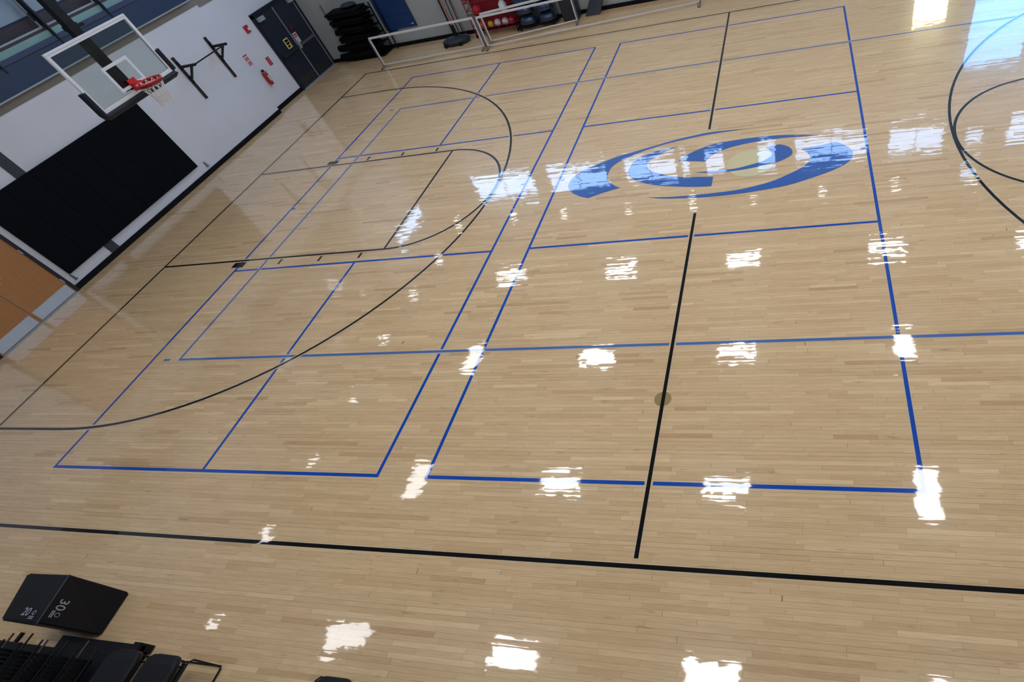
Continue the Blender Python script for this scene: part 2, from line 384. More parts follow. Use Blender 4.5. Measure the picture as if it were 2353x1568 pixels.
# centre logo (paint)
import json
LOGO = json.loads('''{"pieces":[[[2.581,3.809],[2.249,3.84],[1.773,3.884],[1.28,3.918],[0.842,3.937],[0.402,3.946],[-0.039,3.931],[-0.443,3.883],[-0.836,3.811],[-1.251,3.724],[-1.681,3.63],[-2.121,3.522],[-2.562,3.402],[-2.966,3.275],[-3.358,3.139],[-3.762,2.998],[-4.158,2.864],[-4.554,2.73],[-4.963,2.593],[-5.368,2.463],[-5.774,2.332],[-6.165,2.187],[-6.503,2.03],[-6.814,1.862],[-7.131,1.681],[-7.456,1.493],[-7.778,1.297],[-8.074,1.103],[-8.317,0.936],[-8.525,0.777],[-8.704,0.598],[-8.842,0.399],[-8.947,0.184],[-9.022,-0.041],[-9.063,-0.266],[-9.073,-0.495],[-9.055,-0.715],[-9.01,-0.904],[-8.936,-1.078],[-8.838,-1.25],[-8.721,-1.413],[-8.581,-1.57],[-8.42,-1.725],[-8.246,-1.87],[-8.055,-2.008],[-7.851,-2.134],[-7.626,-2.244],[-7.394,-2.338],[-7.226,-2.404],[-7.001,-2.293],[-6.677,-2.134],[-6.317,-1.975],[-5.922,-1.832],[-5.503,-1.694],[-5.196,-1.595],[-5.261,-1.571],[-5.356,-1.534],[-5.472,-1.469],[-5.605,-1.369],[-5.755,-1.242],[-5.9,-1.105],[-6.027,-0.975],[-6.146,-0.837],[-6.245,-0.684],[-6.311,-0.517],[-6.356,-0.338],[-6.391,-0.154],[-6.42,0.016],[-6.439,0.186],[-6.441,0.369],[-6.426,0.563],[-6.394,0.765],[-6.336,0.96],[-6.254,1.126],[-6.147,1.279],[-6.012,1.433],[-5.855,1.577],[-5.674,1.717],[-5.464,1.867],[-5.238,2.026],[-4.99,2.191],[-4.709,2.357],[-4.4,2.512],[-4.066,2.664],[-3.731,2.805],[-3.445,2.92],[-3.168,3.02],[-2.836,3.122],[-2.431,3.226],[-1.98,3.329],[-1.526,3.424],[-1.112,3.503],[-0.709,3.573],[-0.317,3.631],[0.027,3.672],[0.348,3.701],[0.69,3.728],[1.056,3.757],[1.434,3.783],[1.788,3.802],[2.101,3.809],[2.382,3.81]],[[-1.987,2.572],[-2.179,2.55],[-2.455,2.517],[-2.744,2.471],[-3.009,2.417],[-3.279,2.351],[-3.542,2.268],[-3.778,2.171],[-4.001,2.06],[-4.215,1.93],[-4.415,1.792],[-4.601,1.64],[-4.758,1.461],[-4.867,1.257],[-4.943,1.031],[-5.0,0.801],[-5.042,0.584],[-5.063,0.368],[-5.053,0.154],[-5.006,-0.046],[-4.929,-0.239],[-4.82,-0.428],[-4.687,-0.599],[-4.525,-0.761],[-4.326,-0.928],[-4.1,-1.098],[-3.842,-1.269],[-3.547,-1.433],[-3.228,-1.575],[-2.88,-1.706],[-2.516,-1.827],[-2.165,-1.928],[-1.808,-2.015],[-1.434,-2.099],[-1.057,-2.179],[-0.674,-2.254],[-0.29,-2.317],[0.097,-2.36],[0.473,-2.39],[0.744,-2.41],[0.751,-2.125],[0.761,-1.732],[0.769,-1.435],[0.509,-1.393],[0.141,-1.334],[-0.214,-1.28],[-0.482,-1.247],[-0.727,-1.22],[-0.981,-1.179],[-1.243,-1.119],[-1.508,-1.046],[-1.774,-0.96],[-2.02,-0.864],[-2.26,-0.757],[-2.498,-0.636],[-2.726,-0.506],[-2.946,-0.366],[-3.152,-0.221],[-3.33,-0.084],[-3.487,0.054],[-3.62,0.202],[-3.716,0.354],[-3.784,0.511],[-3.829,0.669],[-3.852,0.817],[-3.852,0.961],[-3.819,1.104],[-3.748,1.232],[-3.645,1.355],[-3.523,1.489],[-3.391,1.635],[-3.244,1.789],[-3.078,1.939],[-2.901,2.073],[-2.71,2.199],[-2.516,2.315],[-2.32,2.418],[-2.126,2.508]],[[7.216,2.01],[6.886,2.09],[6.416,2.203],[5.947,2.31],[5.568,2.392],[5.206,2.465],[4.831,2.523],[4.455,2.559],[4.076,2.58],[3.695,2.594],[3.34,2.607],[2.994,2.614],[2.638,2.609],[2.284,2.586],[1.929,2.551],[1.573,2.512],[1.237,2.481],[0.911,2.448],[0.598,2.394],[0.329,2.316],[0.083,2.22],[-0.168,2.103],[-0.428,1.963],[-0.685,1.805],[-0.917,1.648],[-1.091,1.512],[-1.232,1.381],[-1.367,1.243],[-1.507,1.086],[-1.637,0.926],[-1.731,0.809],[-1.197,0.687],[-0.461,0.518],[0.094,0.391],[0.128,0.483],[0.179,0.613],[0.253,0.753],[0.351,0.884],[0.47,1.02],[0.605,1.15],[0.745,1.259],[0.896,1.36],[1.064,1.459],[1.234,1.554],[1.415,1.645],[1.624,1.731],[1.856,1.803],[2.11,1.867],[2.382,1.927],[2.654,1.979],[2.935,2.026],[3.236,2.065],[3.537,2.093],[3.849,2.113],[4.179,2.129],[4.513,2.144],[4.855,2.155],[5.206,2.154],[5.542,2.134],[5.877,2.103],[6.219,2.072],[6.586,2.048],[6.952,2.026]],[[4.748,1.427],[4.63,1.435],[4.511,1.415],[4.379,1.384],[4.217,1.338],[4.045,1.28],[3.919,1.238],[3.992,1.146],[4.094,1.015],[4.186,0.874],[4.249,0.737],[4.298,0.594],[4.322,0.458],[4.315,0.348],[4.281,0.25],[4.218,0.145],[4.123,0.029],[4.001,-0.09],[3.864,-0.198],[3.727,-0.278],[3.579,-0.344],[3.417,-0.407],[3.253,-0.467],[3.078,-0.523],[2.878,-0.582],[2.654,-0.649],[2.41,-0.719],[2.157,-0.772],[1.922,-0.795],[1.686,-0.8],[1.421,-0.799],[1.132,-0.797],[0.821,-0.788],[0.487,-0.776],[0.113,-0.758],[-0.276,-0.735],[-0.558,-0.719],[-0.282,-0.785],[0.112,-0.878],[0.504,-0.957],[0.822,-1.001],[1.127,-1.029],[1.439,-1.044],[1.743,-1.047],[2.044,-1.037],[2.353,-1.017],[2.658,-0.985],[2.962,-0.944],[3.254,-0.893],[3.503,-0.836],[3.732,-0.771],[3.967,-0.705],[4.208,-0.647],[4.45,-0.589],[4.678,-0.517],[4.875,-0.427],[5.052,-0.325],[5.21,-0.214],[5.34,-0.104],[5.445,0.01],[5.522,0.135],[5.559,0.266],[5.566,0.404],[5.551,0.545],[5.516,0.684],[5.46,0.822],[5.39,0.95],[5.311,1.054],[5.221,1.145],[5.117,1.229],[5.002,1.309],[4.877,1.381]],[[8.193,1.003],[7.935,0.95],[7.564,0.874],[7.175,0.797],[6.787,0.724],[6.392,0.651],[6.106,0.599],[6.202,0.498],[6.337,0.353],[6.453,0.196],[6.52,0.045],[6.565,-0.113],[6.591,-0.273],[6.602,-0.422],[6.594,-0.568],[6.563,-0.718],[6.511,-0.862],[6.438,-1.004],[6.338,-1.149],[6.216,-1.289],[6.071,-1.427],[5.902,-1.567],[5.722,-1.697],[5.523,-1.826],[5.299,-1.966],[5.063,-2.121],[4.809,-2.285],[4.528,-2.438],[4.237,-2.561],[3.926,-2.67],[3.586,-2.773],[3.234,-2.871],[2.861,-2.961],[2.465,-3.036],[2.068,-3.084],[1.66,-3.114],[1.236,-3.136],[0.825,-3.152],[0.411,-3.16],[-0.018,-3.162],[-0.451,-3.161],[-0.888,-3.155],[-1.299,-3.143],[-1.629,-3.128],[-1.922,-3.107],[-2.237,-3.074],[-2.617,-3.022],[-3.012,-2.958],[-3.299,-2.912],[-3.034,-2.993],[-2.649,-3.109],[-2.216,-3.213],[-1.768,-3.281],[-1.285,-3.335],[-0.811,-3.382],[-0.4,-3.421],[-0.012,-3.451],[0.373,-3.474],[0.725,-3.488],[1.064,-3.495],[1.441,-3.492],[1.855,-3.482],[2.296,-3.463],[2.747,-3.433],[3.173,-3.395],[3.597,-3.347],[4.031,-3.288],[4.451,-3.227],[4.869,-3.156],[5.299,-3.057],[5.725,-2.92],[6.15,-2.758],[6.561,-2.592],[6.922,-2.444],[7.257,-2.297],[7.573,-2.144],[7.854,-1.993],[8.108,-1.841],[8.343,-1.678],[8.547,-1.514],[8.726,-1.345],[8.872,-1.162],[8.97,-0.972],[9.03,-0.773],[9.063,-0.57],[9.067,-0.374],[9.042,-0.179],[8.993,0.006],[8.929,0.155],[8.842,0.288],[8.723,0.439],[8.548,0.636],[8.344,0.848]]],"disc":[3.02,-0.33,1.48]}''')
mb = MB()
for pl in LOGO['pieces']:
    bm = mb.bm; vs = [bm.verts.new(Vector((x, y, 0.0120)) * F) for x, y in pl]
    es = [bm.edges.new((vs[i], vs[(i + 1) % len(vs)])) for i in range(len(vs))]
    bmesh.ops.triangle_fill(bm, edges=es, use_beauty=True)
lg = mb.build('court_logo', 'logo_blue', floor); lg['label'] = 'blue swoosh logo painted at midcourt'
cx, cy, cr = LOGO['disc']
mb = MB(); mb.prism(arc(cx, cy, cr, 0, 2 * math.pi, 48)[:-1], 0.009, 0.0112)
d = mb.build('logo_disc', 'logo_gold', floor); d['label'] = 'pale gold disc in the logo'
for yy in (-17.97, 18.1):
    mb = MB(); mb.prism([(x, y) for x, y in arc(-0.02, yy, 0.38, 0, 2 * math.pi, 32)[:-1]], 0.0, 0.0093)
    mb.build('sleeve_cover', 'brass' if yy < 0 else 'wood', floor)
del mb

# ---- walls
def wl(name, boxes, m, label):
    mb = MB()
    for b in boxes: mb.box(*b)
    return struct(name, mb, m, label=label)
wl('wall_left', [((XL - 1.6, YF, -0.5), (XL, YS, 10.5)), ((XL - 1.6, YS, -0.5), (XLR, YB, ZC)), ((XL - 1.6, YF, 10.5), (XL - 1.3, YS, ZC)),
                 ((XL - 1.3, YF, 25.0), (XL, YS, ZC)), ], 'wall', 'light grey painted gym wall behind the hoop')
wl('wall_back', [((XL - 1.6, YB, -0.5), (XR, YB + 0.6, ZC)), ((XLR, 30.05, 0), (-44.0, YB, ZC))], 'wall_end', 'grey end wall behind the stored equipment')
wl('wall_front', [((XL - 1.6, YF - 0.6, -0.5), (XR, YF, ZC))], 'wall_up', 'wall on the viewer side of the court')
wl('wall_right', [((XR, YF, -0.5), (XR + 0.6, YB, ZC))], 'wall_up', 'wall at the far right end of the court')
wl('ceiling', [((XL - 1.6, YF - .6, ZC), (XR + .6, YB + .6, ZC + 0.5))], 'ceil', 'grey exposed ceiling deck')
mb = MB()
mb.box((XL, YF, 0), (XL + 0.10, -14.3, 0.36)).box((XL, -7.75, 0), (XL + 0.10, YS, 0.36)).box((XLR, YS, 0), (XLR + 0.1, 23.2, 0.36)).box((XL, YS - .02, 0), (XLR, YS + .08, .36))
struct('baseboard_left', mb, 'base', label='black rubber baseboard under the hoop wall')
mb = MB()
mb.box((XLR, 29.95, 0), (-43.9, 30.05, 0.36)).box((-44.0, 29.95, 0), (-43.9, YB, 0.36)).box((-43.9, YB - 0.1, 0), (XR, YB, 0.36))
struct('baseboard_back', mb, 'base', label='black rubber baseboard along the end wall')

# ---- left wall: fascia, sill strips and interior windows above
mb = MB(); mb.box((XL, YF, 10.55), (XL + 0.45, 17.6, 11.9))
fas = struct('trim_1', mb, 'navy', label='navy fascia band running above the hoop wall')
MB().box((XL, YF, 10.46), (XL + 0.49, 17.6, 10.55)).build('drip_edge', 'greymetal', fas)
MB().box((XL, YF, 11.9), (XL + 0.43, 17.6, 11.95)).build('joint', 'dkline', fas)
MB().box((XL, YF, 11.95), (XL + 0.40, 17.6, 12.24)).build('upper_strip', 'navy2', fas)
MB().box((XL, YF, 12.24), (XL + 0.25, 17.6, 12.62)).build('sill_panel', 'teal', fas)
MB().box((XL, YF, 12.62), (XL + 0.22, 17.6, 12.78)).build('sill', 'maroon', fas)
MB().box((XL - .58, YF, 10.6), (XL - .5, YS, 13.44)).build('lower_panel', 'brown', fas)
MB().box((XL - .58, YF, 13.44), (XL - .48, YS, 13.57)).build('panel_cap', 'navy', fas)
MB().box((XL - .58, YF, 13.57), (XL - .51, YS, 25.0)).build('blind', 'ribbed', fas)
posts = [-8.3, -3.65, 1.05, 5.72, 10.4, 15.1]
for i in range(len(posts) - 1):
    y0, y1 = posts[i] + .13, posts[i + 1] - .13
    wnd = MB(); t = 0.10
    wnd.box((XL, y0, 12.78), (XL + .16, y1, 12.78 + t)).box((XL, y0, 24.8), (XL + .16, y1, 24.98)).box((XL, y0, 12.88), (XL + .16, y0 + t, 24.8)).box((XL, y1 - t, 12.88), (XL + .16, y1, 24.8))
    o = struct('window_%d' % (i + 1), wnd, 'greymetal', label='grey framed interior window above the navy fascia')
    MB().box((XL + .05, y0 + t, 12.88), (XL + .08, y1 - t, 24.8)).build('pane', 'winglass', o)
    mbx = MB()
    for yy in (y0 + .02, y1 - .12): mbx.box((XL + .16, yy, 13.25), (XL + .26, yy + .12, 13.75))
    mbx.build('latch', 'dkline', o)
for i, yy in enumerate(posts):
    struct('trim_%d' % (i + 2), MB().box((XL + .28, yy - .055, 11.6), (XL + .50, yy + .055, 24.9)).box((XL + .02, yy - .04, 12.9), (XL + .28, yy + .04, 24.9)), 'darkmetal', label='dark mullion post between interior windows')
MB().box((XL - .08, YF, 23.4), (XL, YS, 25.0)).build('header', 'greymetal', fas)  # unseen lip, added to screen light behind the glass from floor reflections
struct('trim_11', MB().box((XL, YF, 9.93), (XL + .03, YS, 10.5)).box((XLR, YS, 9.6), (XLR + .03, 30.0, 10.5)), 'taupe', label='taupe band under the navy fascia')  # thin flat taupe strip laid on both faces of the hoop wall
# grey steel column strip behind the wall pads
struct('trim_10', MB().box((XL, -4.05, 0.36), (XL + 0.06, -3.3, 10.5)), 'column', label='dark grey steel column strip behind the black wall pads')
# conduit on the corner pilaster
tag(MB().cyl((-44.15, 29.95, 2.0), 0.07, 3.6).build('conduit', 'greypipe'), 'thin grey conduit on the corner pilaster beside the black mats', 'pipe')

# ---- clerestory and end wall windows (seen mirrored in the varnish)
def window(n, x0, x1, z0, z1, m, label, bars=2, y=YB):
    fr = MB(); t = .09
    fr.box((x0 - t, y - .12, z0 - t), (x1 + t, y, z0)).box((x0 - t, y - .12, z1), (x1 + t, y, z1 + t)).box((x0 - t, y - .12, z0), (x0, y, z1)).box((x1, y - .12, z0), (x1 + t, y, z1))
    for k in range(bars):
        xx = x0 + (x1 - x0) * (k + 1) / (bars + 1); fr.box((xx - .05, y - .12, z0), (xx + .05, y, z1))
    o = struct('window_%d' % n, fr, 'darkmetal', label=label)
    MB().box((x0, y - .05, z0), (x1, y - .01, z1)).build('pane', m, o)
WN = [(-39.1, -30.0, 17.3, 20.9), (-27.6, -19.2, 17.4, 20.5), (-16.6, -9.7, 17.2, 20.0), (-8.9, -8.1, 17.1, 19.9), (-5.8, -3.5, 17.1, 20.1),
      (0.9, 3.0, 17.2, 20.3), (5.5, 13.9, 17.3, 20.0), (16.4, 22.3, 17.1, 20.2), (24.9, 26.6, 18.5, 20.2), (29.2, 36, 17.3, 20.1)]
for i, (a, b, c, d_) in enumerate(WN): window(6 + i, a, b, c, d_, 'daylight', 'high daylit clerestory window on the end wall', 1 if b - a > 5 else 0)
window(16, 22.9, 28.2, 4.6, 10.9, 'daylight_blue', 'tall sky-blue glazed opening in the end wall', 0)
window(17, 17.3, 20.4, 3.4, 6.0, 'daylight_warm', 'warm sunlit vision panel low in the end wall', 0)
window(18, 28.7, 31.5, 5.2, 10.6, 'daylight', 'pale daylit side light beside the glazed opening', 0)
fr = MB().box((XLR, 20.9, 18.6), (XLR + .12, 28.2, 18.7)).box((XLR, 20.9, 19.9), (XLR + .12, 28.2, 20.0)).box((XLR, 20.9, 18.7), (XLR + .12, 21.0, 19.9)).box((XLR, 28.1, 18.7), (XLR + .12, 28.2, 19.9))
o = struct('window_19', fr, 'darkmetal', label='narrow high clerestory window on the hoop wall')
MB().box((XLR + .01, 21, 18.7), (XLR + .05, 28.1, 19.9)).build('pane', 'daylight', o)
window(20, 25.2, 26.8, 22.8, 24.6, 'daylight', 'small square window near the ceiling of the end wall', 0)

# ---- doors
# dark double exit door
dz = 7.15; X = XLR
fr = MB().box((X, 23.25, 0), (X + .22, 23.5, dz + .15)).box((X, 29.75, 0), (X + .22, 30.05, dz + .15)).box((X, 23.25, dz - .12), (X + .22, 30.05, dz + .25))
D1 = struct('door_1', fr, 'doorframe', label='dark grey double exit door in the corner')
for k, (a, b) in enumerate(((23.5, 26.6), (26.66, 29.75))):
    lf = MB().box((X, a + .01, .06), (X + .14, b - .01, dz - .12)).build('door_leaf', 'door', D1)
    MB().box((X + .14, a + .28, .12), (X + .16, b - .28, 1.0)).build('kick_plate', 'dullsteel', lf)
    pb = MB().box((X + .14, a + .25, 3.15), (X + .34, b - .25, 3.35)).box((X + .14, a + .2, 3.1), (X + .3, a + .5, 3.4)).box((X + .14, b - .5, 3.1), (X + .3, b - .2, 3.4))
    pb.build('panic_bar', 'dullsteel' if k == 0 else 'greypipe', lf)
    MB().box((X + .22, (a + .1 if k == 0 else b - 1.0), dz - .55), (X + .5, (a + 1.0 if k == 0 else b - .1), dz - .2)).build('door_closer', 'greymetal', lf)
    MB().box((X + .14, (b - .12), .06), (X + .19, b - .03, dz - .12)).build('edge_strip', 'greymetal', lf)
MB().box((X, 23.5, 0), (X + .5, 29.75, .05)).build('threshold', 'greymetal', D1)
MB().box((X + .14, 26.5, 3.0), (X + .4, 26.75, 3.75)).build('latch_guard', 'greymetal', D1)
def sign(name, x, y0, y1, z0, z1, m, marks, label, cat='sign', bev=0):
    o = MB().box((x, y0, z0), (x + .03, y1, z1), bev).build(name, m); tag(o, label, cat)
    for (mm, a, b, c, d_) in marks:
        MB().box((x + .03, y0 + (y1 - y0) * a, z0 + (z1 - z0) * c), (x + .036, y0 + (y1 - y0) * b, z0 + (z1 - z0) * d_)).build('print', mm, o)
    return o
sign('door_notice', X + .16, 25.05, 25.78, 3.5, 4.42, 'signwhite', [('yellow', .08, .92, .06, .94), ('black', .15, .85, .66, .88), ('black', .2, .8, .4, .6), ('orange', .2, .6, .12, .32)], 'yellow and black notice with pale border on the left leaf of the dark door')
sign('door_notice', X + .16, 26.72, 27.34, 3.45, 4.38, 'signwhite', [('redsign', .12, .88, .74, .9), ('redsign', .12, .88, .56, .68), ('print', .15, .8, .36, .42), ('print', .15, .8, .22, .28)], 'white notice with red heading on the right leaf of the dark door')
mbt = MB(); mbt._new([(X + .162, 27.0, 4.75), (X + .162, 27.55, 4.75), (X + .162, 27.27, 5.25), (X + .175, 27.0, 4.75), (X + .175, 27.55, 4.75), (X + .175, 27.27, 5.25)], [(0, 1, 2), (3, 5, 4), (0, 3, 4, 1), (1, 4, 5, 2), (2, 5, 3, 0)])
tag(mbt.build('warning_triangle', 'redrack'), 'small dull red triangle high on the right leaf of the dark door', 'sign')
sign('exit_plan', XLR, 19.35, 19.95, 4.75, 5.15, 'redsign', [], 'red header strip of the paper notice above the fire extinguisher') if False else None
sign('wall_notice', XLR, 19.35, 19.98, 4.15, 5.2, 'signwhite', [('redsign', .05, .95, .88, .97), ('pinksign', .1, .9, .5, .78), ('pinksign', .15, .85, .1, .42)], 'white notice with faded red print above the fire extinguisher')
sign('wall_sign', XLR, 21.66, 22.15, 3.3, 4.05, 'redsign', [('pinksign', .3, .45, .12, .88), ('pinksign', .58, .7, .12, .88)], 'small rounded red sign between the extinguisher and the dark door', bev=.012)
al = MB().box((XLR, 21.75, 6.35), (XLR + .16, 22.25, 6.95)).build('alarm_strobe', 'redsign'); tag(al, 'red fire alarm strobe left of the dark door top', 'alarm')
MB().box((XLR + .16, 22.0, 6.5), (XLR + .2, 22.25, 6.72)).build('strobe_lens', 'white', al)
# fire extinguisher
E = empty('fire_extinguisher', (XLR + .3, 20.1, 2.15), 'red fire extinguisher hung on the wall beside the dark door', 'fire extinguisher')
MB().lathe((0, 0, 0), [(.16, 0), (.2, .05), (.2, .95), (.16, 1.08), (.07, 1.18), (.06, 1.25)], 20).build('tank', 'redext', E, True)
MB().box((-.05, -.16, 1.22), (.05, .1, 1.34)).box((-.03, -.22, 1.36), (.03, .1, 1.42)).build('valve_handle', 'black', E)
MB().tube([(0, .06, 1.25), (0, .24, 1.2), (.02, .27, .8), (.02, .26, .3)], .035, 8).build('hose', 'black', E)
MB().box((.18, -.09, .35), (.21, .09, .85)).build('label_sticker', 'signwhite', E)
MB().box((-.3, -.1, .1), (-.16, .1, 1.1)).build('wall_bracket', 'redext', E)
# wood double door
X = XL
fr = MB().box((X, -7.95, 0), (X + .16, -7.72, 7.3)).box((X, -14.35, 0), (X + .16, -14.12, 7.3)).box((X, -14.35, 7.1), (X + .16, -7.72, 7.35))
D2 = struct('door_2', fr, 'doorframe', label='light wooden double door with steel kick plates beside the wall pads')
for a, b in ((-10.98, -7.95), (-14.12, -11.04)):
    lf = MB().box((X, a, .05), (X + .1, b, 7.1)).build('door_leaf', 'doorwood', D2)
    MB().box((X + .1, a + .12, .1), (X + .12, b - .1, .80)).build('kick_plate', 'steel', lf)
    for zz in (.9, 3.6, 6.3): MB().cyl((X + .13, (b if b > -9 else a), zz), .04, .35, n=10).build('hinge', 'steel', lf)
MB().box((X + .1, -10.7, 3.05), (X + .13, -10.35, 3.6)).build('lock_plate', 'steel', D2)
hd = MB().tube([(X + .13, -10.5, 3.4), (X + .3, -10.5, 3.4), (X + .3, -10.1, 3.4)], .035, 8).build('door_handle', 'steel', D2)
MB().box((X, -14.12, 0), (X + .35, -7.95, .04)).build('threshold', 'greymetal', D2)

# ---- wall pads behind the hoop
ordn = ['first', 'second', 'third', 'fourth', 'fifth', 'sixth', 'seventh']
y0, y1 = -7.25, 6.7; pw = (y1 - y0) / 7
for k in range(7):
    a = y0 + k * pw
    mbp = MB().box((XL + .01, a + .006, 1.1), (XL + .2, a + pw - .006, 6.92), .03)
    o = mbp.build('wall_pad', 'pad', None)
    tag(o, 'tall black wall pad below the hoop, %s from the wooden door' % ordn[k] if k < 6 else 'tall black wall pad below the hoop, last before the pull-up bar', 'wall pad', 'black wall pads under the hoop')
for y, lab in ((7.5, 'small grey cord cleat on the wall right of the black pads'), (-7.25, 'small grey cord cleat on the wall below the black pads by the wooden door')):
    tag(MB().tube([(XL, y, .95), (XL + .15, y, .9), (XL + .17, y + .05, .6)], .03, 8).tube([(XL + .12, y - .12, .65), (XL + .16, y, .72), (XL + .14, y + .14, .62), (XL + .1, y, .55)], .018, 6, closed=True).box((XL, y - .05, .55), (XL + .04, y + .05, 1.05)).build('wall_cleat', 'greypipe'), lab, 'hook')
tag(MB().box((XL, 17.62, 10.55), (XL + .4, 18.1, 11.1), .04).tube([(XL + .2, 17.8, 10.9), (XL + .5, 17.9, 10.8)], .08, 10).build('wall_camera', 'white', None), 'small white fixture at the end of the navy fascia', 'camera')

# ---- pull-up bar
Y1, Y2 = 12.42, 16.6
P = empty('pull_up_bar', (XL, (Y1 + Y2) / 2, 4.4), 'black wall-mounted pull-up bar on two steel rails right of the hoop', 'pull-up bar')
for yy in (Y1 - (Y1 + Y2) / 2, Y2 - (Y1 + Y2) / 2):
    MB().box((0, yy - .13, 0), (.10, yy - .05, 3.5)).box((0, yy + .05, 0), (.10, yy + .13, 3.5)).box((0, yy - .13, 0), (.03, yy + .13, 3.5)).build('wall_rail', 'brownpost', P)
    MB().box((.1, yy - .09, 2.62), (1.75, yy + .09, 2.80)).box((.08, yy - .1, 2.5), (.16, yy + .1, 3.1)).build('arm', 'black', P)
    br = MB(); br.hexa([(.1, yy - .09, 1.65), (.25, yy - .09, 1.65), (.25, yy + .09, 1.65), (.1, yy + .09, 1.65), (1.15, yy - .09, 2.64), (1.35, yy - .09, 2.64), (1.35, yy + .09, 2.64), (1.15, yy + .09, 2.64)])
    br.box((.08, yy - .1, 1.4), (.16, yy + .1, 1.95)); br.build('brace', 'black', P)
MB().cyl((1.68, Y1 - (Y1 + Y2) / 2, 2.72), .055, Y2 - Y1, 'y', 12).build('grip_bar', 'black', P)

# ---- basketball backboard (hung from the ceiling)
H = empty('basketball_hoop', (-35.6, 0, 9.5), 'ceiling-hung glass basketball backboard with red rim and white net', 'basketball hoop')
bo = MB(); e = .06
g = MB().box((-.02, -2.9, .1), (.02, 2.9, 3.4)).build('backboard_glass', 'glass', H)
MB().box((-.10, -3, 3.27), (.06, 3, 3.5)).box((-.10, -3, 0), (.06, -2.82, 3.27)).box((-.10, 2.82, 0), (.06, 3, 3.27)).box((-.10, -2.82, 0), (.06, 2.82, .22)).build('frame', 'white', H)
MB().box((.061, -2.97, 3.38), (.066, 2.97, 3.395)).build('frame_seam', 'print', H)
t = .17; y_ = 1.0
MB().box((.021, -y_, 1.83 - t), (.03, y_, 1.83)).box((.021, -y_, .38), (.03, -y_ + t, 1.83 - t)).box((.021, y_ - t, .38), (.03, y_, 1.83 - t)).box((.021, -y_ + t, .38), (.03, y_ - t, .55)).build('target_square', 'white', H)
pd = MB()
def padpath(pts, r): pd.tube(pts, r, 12)
padpath([(-.02, -3.08, 1.32), (-.02, -3.1, .06), (-.02, -3.04, -.1), (-.02, -2.88, -.17), (-.02, 0, -.17), (-.02, 2.88, -.17), (-.02, 3.04, -.1), (-.02, 3.1, .06), (-.02, 3.08, 1.32)], .2)
pd.build('edge_padding', 'foam', H, True)
MB().box((-.75, -.27, .45), (-.35, .27, 17.5)).build('mast', 'black', H)
MB().box((-.4, -.6, .3), (-.1, .6, .5)).box((-.55, -.25, .25), (-.1, .25, .6)).build('mount_frame', 'black', H)
MB().tube([(-.55, .2, 3.9), (-1.4, 1.6, 8.0), (-2.2, 4.0, 17.5)], .09, 10).build('stay_pipe', 'black', H)
MB().box((-.8, -.32, 3.8), (-.3, .32, 4.05)).box((-.7, .2, 3.75), (-.45, .75, 3.9)).build('clamp', 'black', H)
MB().box((.06, -.28, .15), (.12, .28, .8)).box((.1, -.22, .42), (.55, .22, .58)).hexa([(.1, -.22, .2), (.14, -.22, .2), (.14, .22, .2), (.1, .22, .2), (.1, -.22, .45), (.5, -.22, .45), (.5, .22, .45), (.1, .22, .45)]).build('rim_bracket', 'red', H)
rc = (.5 + .78, 0, .5)
rim = MB().tube([(rc[0] + .76 * math.cos(2 * math.pi * i / 40), .76 * math.sin(2 * math.pi * i / 40), rc[2]) for i in range(40)], .045, 8, closed=True)
R_ = rim.build('rim', 'red', H, True)
fl = MB(); a40 = [(math.cos(2 * math.pi * i / 40), math.sin(2 * math.pi * i / 40)) for i in range(40)]
fl._new([(rc[0] + q * c_, q * s_, rc[2] + z_) for q, z_ in ((.775, 0), (.775, -.17), (.755, -.17), (.755, 0)) for c_, s_ in a40],
        [(k * 40 + i, k * 40 + (i + 1) % 40, ((k + 1) % 4) * 40 + (i + 1) % 40, ((k + 1) % 4) * 40 + i) for k in range(4) for i in range(40)])
fl.build('rim_flange', 'redrack', H, True)
for sg in (-1, 1): MB().tube([(.5, sg * .2, .5), (.6, sg * .45, .5), (.84, sg * .62, .5)], .04, 8).build('rim_brace', 'red', H)
nm = MB(); NN = 12; lv = 5
def npt(i, l): 
    rr = [.74, .62, .52, .45, .42, .44][l]; zz = [0, -.32, -.62, -.92, -1.2, -1.45][l]; a = 2 * math.pi * (i + .5 * l) / NN
    return (rc[0] + rr * math.cos(a), rr * math.sin(a), rc[2] + zz)
for i in range(NN):
    for l in range(lv):
        nm.tube([npt(i, l), npt(i, l + 1)], .023, 5, cap=False); nm.tube([npt(i, l), npt(i - 1, l + 1)], .023, 5, cap=False)
nm.build('net', 'net', H)

